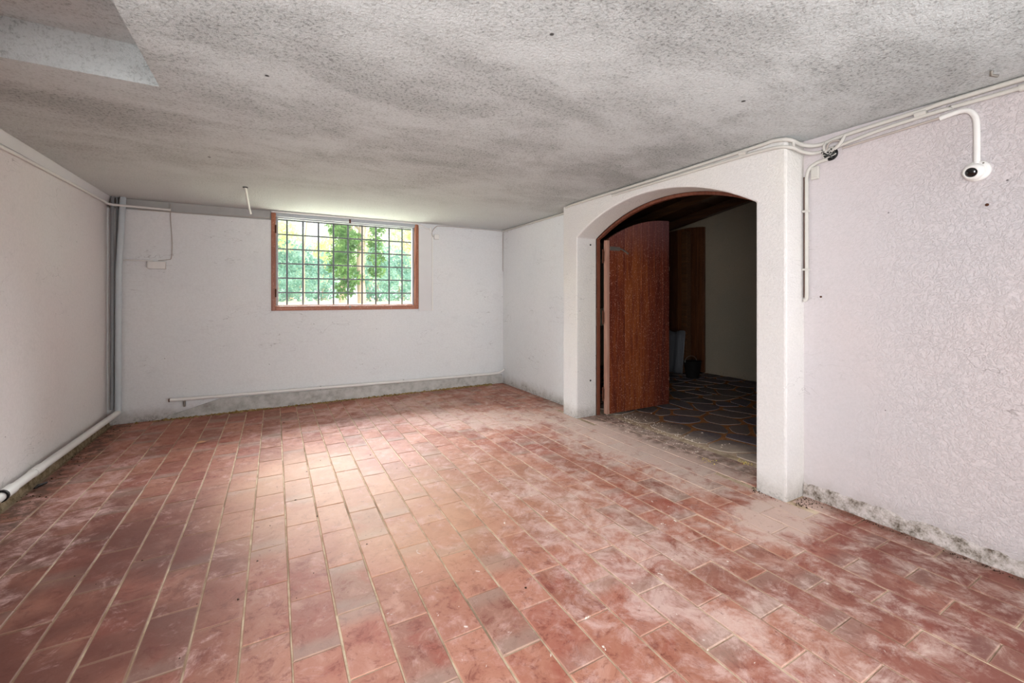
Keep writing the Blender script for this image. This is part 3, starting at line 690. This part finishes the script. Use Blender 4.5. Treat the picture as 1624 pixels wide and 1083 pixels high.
# stub from the ceiling in front of the window's left edge
conduit('ceiling_stub', [(-.222, 4.335, 2.149), (-.222, 4.50, 2.125), (-.218, 4.80, 2.07), (-.209, 4.95, 2.03)], .010, 'pvc', 'short white tube hanging slanted out of a hole in the ceiling', 'tube')
tag(MB().lathe([(.022, 0), (.02, .004)], (-.222, 4.33, H-.006), (0, 0, 1), 12).build('ceiling_hole', M['black']), 'dark round hole in the ceiling above the slanted tube', 'hole')
# cables above and right of the window
conduit('ceiling_cable', [(-.03, 5.335, 2.136), (.8, 5.335, 2.139), (1.50, 5.34, 2.140), (1.60, 5.34, 2.125), (1.735, 5.34, 2.075)], .0075, 'pvc', 'white cable over the window dipping to a white connector', 'cable')
tag(MB().tube([(1.755, 5.345, 2.10), (1.757, 5.345, 2.035)], .016, 12).build('cable_connector', M['pvc']), 'white round cable connector beside the window top', 'connector')
tag(MB().box(1.80, 1.868, 5.33, 5.364, 1.955, 2.02).build('junction_box', M['pvc'], bevel=.008), 'little white box hanging askew right of the window', 'junction box').rotation_euler = (0, 0, 0)
conduit('ceiling_cable', [(1.79, 5.35, 1.98), (1.775, 5.35, 2.04), (1.82, 5.35, 2.11), (1.90, 5.352, 2.135), (2.3, 5.352, 2.138), (2.80, 5.352, 2.136)], .005, 'cable', 'dark-edged cable in the ceiling angle right of the window', 'cable')
conduit('corner_cable', [(2.808, 5.354, 2.11), (2.810, 5.354, 1.57)], .004, 'cable', 'thin cable down the far right corner', 'cable', sm=False)
tag(MB().box(1.7715, 1.79, YB-.013, YB, 1.03, 2.02).build('cable_cover', M['pvc'], bevel=.003), 'slim white cable cover upright beside the narrow board', 'cable cover')
# skirting pipe on the end wall
t_, ch = conduit('wall_pipe', [(-.908, 5.316, .192), (0, 5.316, .180), (2.0, 5.316, .156), (2.66, 5.316, .152), (2.76, 5.313, .168), (2.80, 5.28, .205)], .0165, 'pvc', 'long white pipe just above the skirting of the end wall', 'pipe')
ch('bracket', MB().box(-.80, -.785, 5.33, 5.362, .11, .19).tube([(-.792, 5.33, .185), (-.792, 5.33, .135)], .009, 8), 'steel')
ch('end_cap', MB().tube([(-.913, 5.316, .192), (-.903, 5.316, .192)], .0175, 10), 'rust')
for x in (.45, 1.4, 2.3):
    zz = .178-(x)*.013
    ch('bracket', MB().box(x, x+.012, 5.33, 5.363, zz-.022, zz+.016), 'steel')
# conduits along the right side under the ceiling
t_, ch = conduit('ceiling_conduit', [(2.800, 5.34, 2.130), (2.800, 4.3, 2.132), (2.795, 3.78, 2.132), (2.70, 3.64, 2.132), (2.611, 3.5, 2.130), (2.611, 2.4, 2.130), (2.611, 1.62, 2.134),
         (2.611, 1.50, 2.138), (2.635, 1.415, 2.124), (2.74, 1.392, 2.104), (2.80, 1.33, 2.096), (2.803, 1.21, 2.112), (2.803, .9, 2.126), (2.803, .5, 2.136), (2.803, -1.8, 2.138)], .0115, 'pvc_old',
         'upper white conduit along the ceiling edge of the arch wall', 'conduit')
for y in (1.66, .86):
    ch('coupling', MB().tube([((2.611 if y > 1.5 else 2.803), y, 2.121 if y > 1.5 else 2.113), ((2.611 if y > 1.5 else 2.803), y+.045, 2.121 if y > 1.5 else 2.112)], .015, 10), 'pvc_old')
t_, ch = conduit('ceiling_conduit', [(2.614, 2.9, 2.106), (2.614, 1.9, 2.104), (2.614, 1.52, 2.098), (2.64, 1.412, 2.080), (2.73, 1.392, 2.062), (2.79, 1.35, 2.052), (2.803, 1.25, 2.060), (2.803, 1.03, 2.088), (2.803, .79, 2.099), (2.803, .5, 2.100), (2.803, -1.8, 2.100)], .010, 'pvc_old',
         'lower white conduit rounding the pillar and following the right wall', 'conduit')
ch('coupling', MB().tube([(2.803, .50, 2.100), (2.803, .56, 2.100)], .016, 10), 'pvc_old')
conduit('ceiling_cable', [(2.806, 1.22, 2.045), (2.806, 1.0, 2.056), (2.806, .80, 2.066), (2.806, .74, 2.064)], .006, 'cable', 'thin cable just below the two right wall conduits', 'cable')
conduit('cable_tie', [(2.66, 1.405, 2.125), (2.662, 1.402, 2.065)], .008, 'pvc_old', 'short white tube joining both conduits at the pillar corner', 'tube', sm=False)
conduit('looped_cable', [(2.80, 1.206, 2.11), (2.785, 1.212, 2.080), (2.785, 1.235, 2.055), (2.79, 1.268, 2.040)], .0095, 'pvc_old', 'short white conduit curving down into the wire cluster, right one', 'conduit')
conduit('looped_cable', [(2.80, 1.30, 2.10), (2.788, 1.304, 2.075), (2.788, 1.300, 2.05), (2.79, 1.29, 2.040)], .008, 'pvc_old', 'short white conduit dropping into the wire cluster, left one', 'conduit')
conduit('looped_cable', [(2.79, 1.295, 2.045), (2.784, 1.275, 2.085), (2.784, 1.24, 2.09), (2.786, 1.215, 2.078)], .0045, 'cable', 'thin cable arched over the wire cluster', 'cable')
wc = empty('wire_cluster', (2.80, 1.281, 2.03)); tag(wc, 'tangled dark wires in an open round junction box on the right wall', 'wires')
dpart('box', MB().lathe([(.036, 0), (.038, .012), (.033, .014)], (2.819, 1.281, 2.03), (-1, 0, 0), 20), M['black'], wc)
r = random.Random(2)
for i in range(9):
    pts = [(2.795+r.uniform(-.018, .012), 1.281+r.uniform(-.036, .036), 2.03+r.uniform(-.032, .032)) for _ in range(5)]
    dpart('wire', MB().tube(smooth(pts, 5), .0028, 5), M['wire'] if i % 3 else M['pvc_old'], wc)
t_, ch = conduit('drop_conduit', [(2.803, 1.292, 2.003), (2.803, 1.345, 1.997), (2.803, 1.386, 1.975), (2.803, 1.402, 1.93), (2.803, 1.404, 1.86), (2.803, 1.404, 1.45), (2.803, 1.404, 1.225), (2.803, 1.408, 1.19), (2.803, 1.418, 1.182)], .0105, 'pvc_old', 'white conduit dropping beside the pillar from the wire cluster', 'conduit')
for zz in (1.72, 1.37): ch('clip', MB().box(2.79, 2.82, 1.392, 1.424, zz-.006, zz+.006), 'pvc_old')
conduit('thin_rod', [(2.812, 1.422, 1.93), (2.812, 1.422, 1.2)], .004, 'rust', 'thin brown rod in the corner behind the drop conduit', 'rod', sm=False)
sb = empty('socket_box', (2.81, 1.361, 1.94)); tag(sb, 'small white square box on the right wall under the wire cluster', 'box')
dpart('case', MB().box(2.800, 2.82, 1.339, 1.383, 1.902, 1.978), M['pvc_old'], sb, .005)
dpart('cover', MB().box(2.796, 2.801, 1.346, 1.376, 1.915, 1.965), M['pvc_old'], sb, .003)
# dome security camera with its conduit
conduit('camera_conduit', [(2.803, .812, 2.062), (2.803, .75, 2.070), (2.803, .715, 2.062), (2.803, .693, 2.026), (2.803, .688, 1.966), (2.803, .688, 1.80)], .0115, 'pvc', 'white conduit bending down to the round camera', 'conduit')
scm = empty('security_camera', (2.82, .69, 1.779)); tag(scm, 'round white dome security camera high on the right wall', 'camera')
c0 = Vector((2.82, .69, 1.779)); ax = Vector((-1, .12, -.25)).normalized()
dpart('base', MB().lathe([(.045, 0), (.047, .010), (.044, .018), (.037, .025)], c0, (-1, 0, 0), 28), M['pvc'], scm)
dpart('housing', MB().lathe([(.036, 0), (.037, .015), (.033, .028), (.026, .036), (.022, .037), (.020, .031)], c0+Vector((-.018, .004, -.002)), ax, 28), M['pvc'], scm)
dpart('lens', MB().lathe([(.023, .028), (.022, .0345), (.015, .039), (.007, .0415), (.001, .042)], c0+Vector((-.018, .004, -.002)), ax, 24), M['lens'], scm)
for dy, dz in ((.03, .016), (-.024, .028)):
    dpart('screw', MB().lathe([(.004, 0), (.003, .003)], c0+Vector((-.024, dy, dz)), (-1, 0, 0), 8), M['steel'], scm)
tag(MB().lathe([(.007, 0), (.006, .006), (.003, .01)], (XR, .66, 1.62), (-1, 0, 0), 8).build('wall_screw', M['rust']), 'dark screw in the right wall below the round camera', 'screw')
tag(MB().lathe([(.006, 0), (.005, .005), (.003, .008)], (XR, 1.335, 1.205), (-1, 0, 0), 8).build('wall_screw', M['rust']), 'dark screw in the right wall beside the drop conduit end', 'screw')
tag(MB().tube([(2.62, .60, H-.003), (2.622, .602, H-.02), (2.65, .59, H-.022)], .006, 6).build('ceiling_hook', M['steel']), 'bent metal hook in the ceiling near the top right', 'hook')

# ------------------------------------------------------------------ outdoors
GZ = 1.02
tag(MB().box(-40, 60, YB+.33, 70, GZ-.3, GZ).build('lawn', M['lawn']), 'sunlit pale lawn outside the window', 'lawn', kind='structure')
def leaves(m, center, rad, count, size, seed, shell=.5):
    r = random.Random(seed); c = Vector(center)
    for _ in range(count):
        d = Vector((r.gauss(0, 1), r.gauss(0, 1), r.gauss(0, 1))).normalized()*(shell+(1-shell)*r.random())
        k = 1+.22*math.sin(d.x*5+seed)*math.cos(d.z*6+seed*2)
        p = c+Vector((d.x*rad[0]*k, d.y*rad[1]*k, d.z*rad[2]*k))
        if p.z < GZ+.02: continue
        a = Vector((r.gauss(0, 1), r.gauss(0, 1), r.gauss(0, 1))).normalized(); b = a.orthogonal().normalized(); s_ = size*r.uniform(.6, 1.2)
        m.add([p-a*s_, p+b*s_*.45, p+a*s_, p-b*s_*.45+a.cross(b)*s_*.2], [(0, 1, 2, 3)])
    return m
def tree(name, label, x, y, r0, h, foliage, mat, seed, lean=0, size=.07, group=None):
    t_ = empty(name, (x, y, GZ)); tag(t_, label, 'tree', group); r = random.Random(seed)
    P_ = [(x+lean*h*k/8+.05*math.sin(k+seed), y, GZ-.02+h*k/8) for k in range(9)]
    tb = MB().tube(P_, [r0*(1.15-.07*k) for k in range(9)], 10)
    for k in range(4, 9):
        q = Vector(P_[k-1])
        for _ in range(2):
            a = r.uniform(0, 2*PI); e = q+Vector((math.cos(a), math.sin(a), .7))*r.uniform(.8, 1.6)
            tb.tube([q, (q+e)/2+Vector((0, 0, .1)), e], [r0*.35, r0*.2, r0*.08], 6)
    dpart('trunk', tb, M['bark'], t_)
    m = MB()
    for i, (dx, dy, z, rr, cnt) in enumerate(foliage):
        leaves(m, (x+dx, y+dy, GZ+z), (rr, rr*.7, rr*.9 if not isinstance(rr, tuple) else rr), cnt, size, seed*17+i)
    o = dpart('foliage', m, mat, t_)
    return t_
import itertools
def at(px, Y):       # ground direction of a picture column at depth Y (setting-out only)
    u = (px-812)/680.6; dx = fwd.x+rgt.x*u; dy = fwd.y+rgt.y*u; return dx/dy*Y
YT = 14.0
fA = [(random.Random(i).uniform(-.32, .2), -.1, .45+.36*i, random.Random(i+9).uniform(.28, .45), 420) for i in range(12)]
tree('ivy_tree', 'pale trunked tree half hidden by ivy outside the window', at(574, YT), YT, .115, 6, [(-.5+.2*math.sin(i*2.1), -.15, .45+.36*i, .36, 330) for i in range(13)]+[(.42+.12*math.sin(i*3), -.1, 1.0+.45*i, .28, 190) for i in range(8)], M['ivy'], 3, .006)
tree('ivy_tree', 'thinner ivy clad tree just left of the pale trunk outside', at(545, YT+2.6), YT+2.6, .10, 6, [(.2*math.sin(i*2), -.2, 1.0+.32*i, .42, 300) for i in range(12)], M['ivy'], 5, .0)
tree('leaning_tree', 'thin leaning tree with yellow-green leaves at the window left', at(480, 19.5), 19.5, .03, 6, [(random.Random(i*7).uniform(-2.2, 1.6), 0, 2.2+.45*i, .75, 330) for i in range(9)], M['pale_leaf'], 8, .05, .09)
tree('yellow_tree', 'yellow-green tree at the right of the window view', at(655, 18), 18, .09, 6, [(random.Random(i*5).uniform(-.6, .8), 0, 1.8+.5*i, .7, 260) for i in range(7)], M['pale_leaf'], 12, .0, .09)
for i, px in enumerate((440, 474, 510, 598, 632, 664)):
    yy = 21+(i % 3)*2.6; x = at(px, yy); m = MB(); leaves(m, (x, yy, GZ+1.0), (1.0, .8, 1.25), 1500, .10, 40+i, .6); leaves(m, (x+.2, yy+.1, GZ+2.1), (.75, .6, .8), 600, .10, 60+i, .5)
    e = empty('shrub', (x, yy, GZ)); lab = ['leftmost', 'second from the left', 'third from the left', 'fourth from the left', 'fifth from the left', 'rightmost'][i]
    tag(e, 'blue-green rounded shrub across the lawn, '+lab+' of six', 'shrub', 'shrubs across the lawn'); dpart('foliage', m, M['teal_leaf'], e)
    s2 = MB(); s2.tube([(x, yy, GZ-.02), (x+.05, yy, GZ+.8)], .04, 6); dpart('stem', s2, M['bark'], e)
for i, px in enumerate((420, 462, 515, 585, 640, 700)):
    yf = 31+(i % 3)*4.5; x = at(px, yf); m = MB()
    for q in range(6): leaves(m, (x+random.Random(i*9+q).uniform(-1.2, 1.2), yf, GZ+1.6+q*1.0), (1.6, 1, 1.1), 420, .17, 80+i*7+q, .3)
    e = empty('far_tree', (x, yf, GZ)); lab = ['leftmost', 'second from the left', 'third from the left', 'fourth from the left', 'fifth from the left', 'rightmost'][i]
    tag(e, 'tree with outdoor glare in its pale leaf colour in the farthest row, '+lab, 'tree', 'farthest trees'); dpart('foliage', m, M['far_leaf'], e)
    s2 = MB(); s2.tube([(x, yf, GZ-.02), (x, yf, GZ+5)], [.16, .08], 8); dpart('trunk', s2, M['bark'], e)
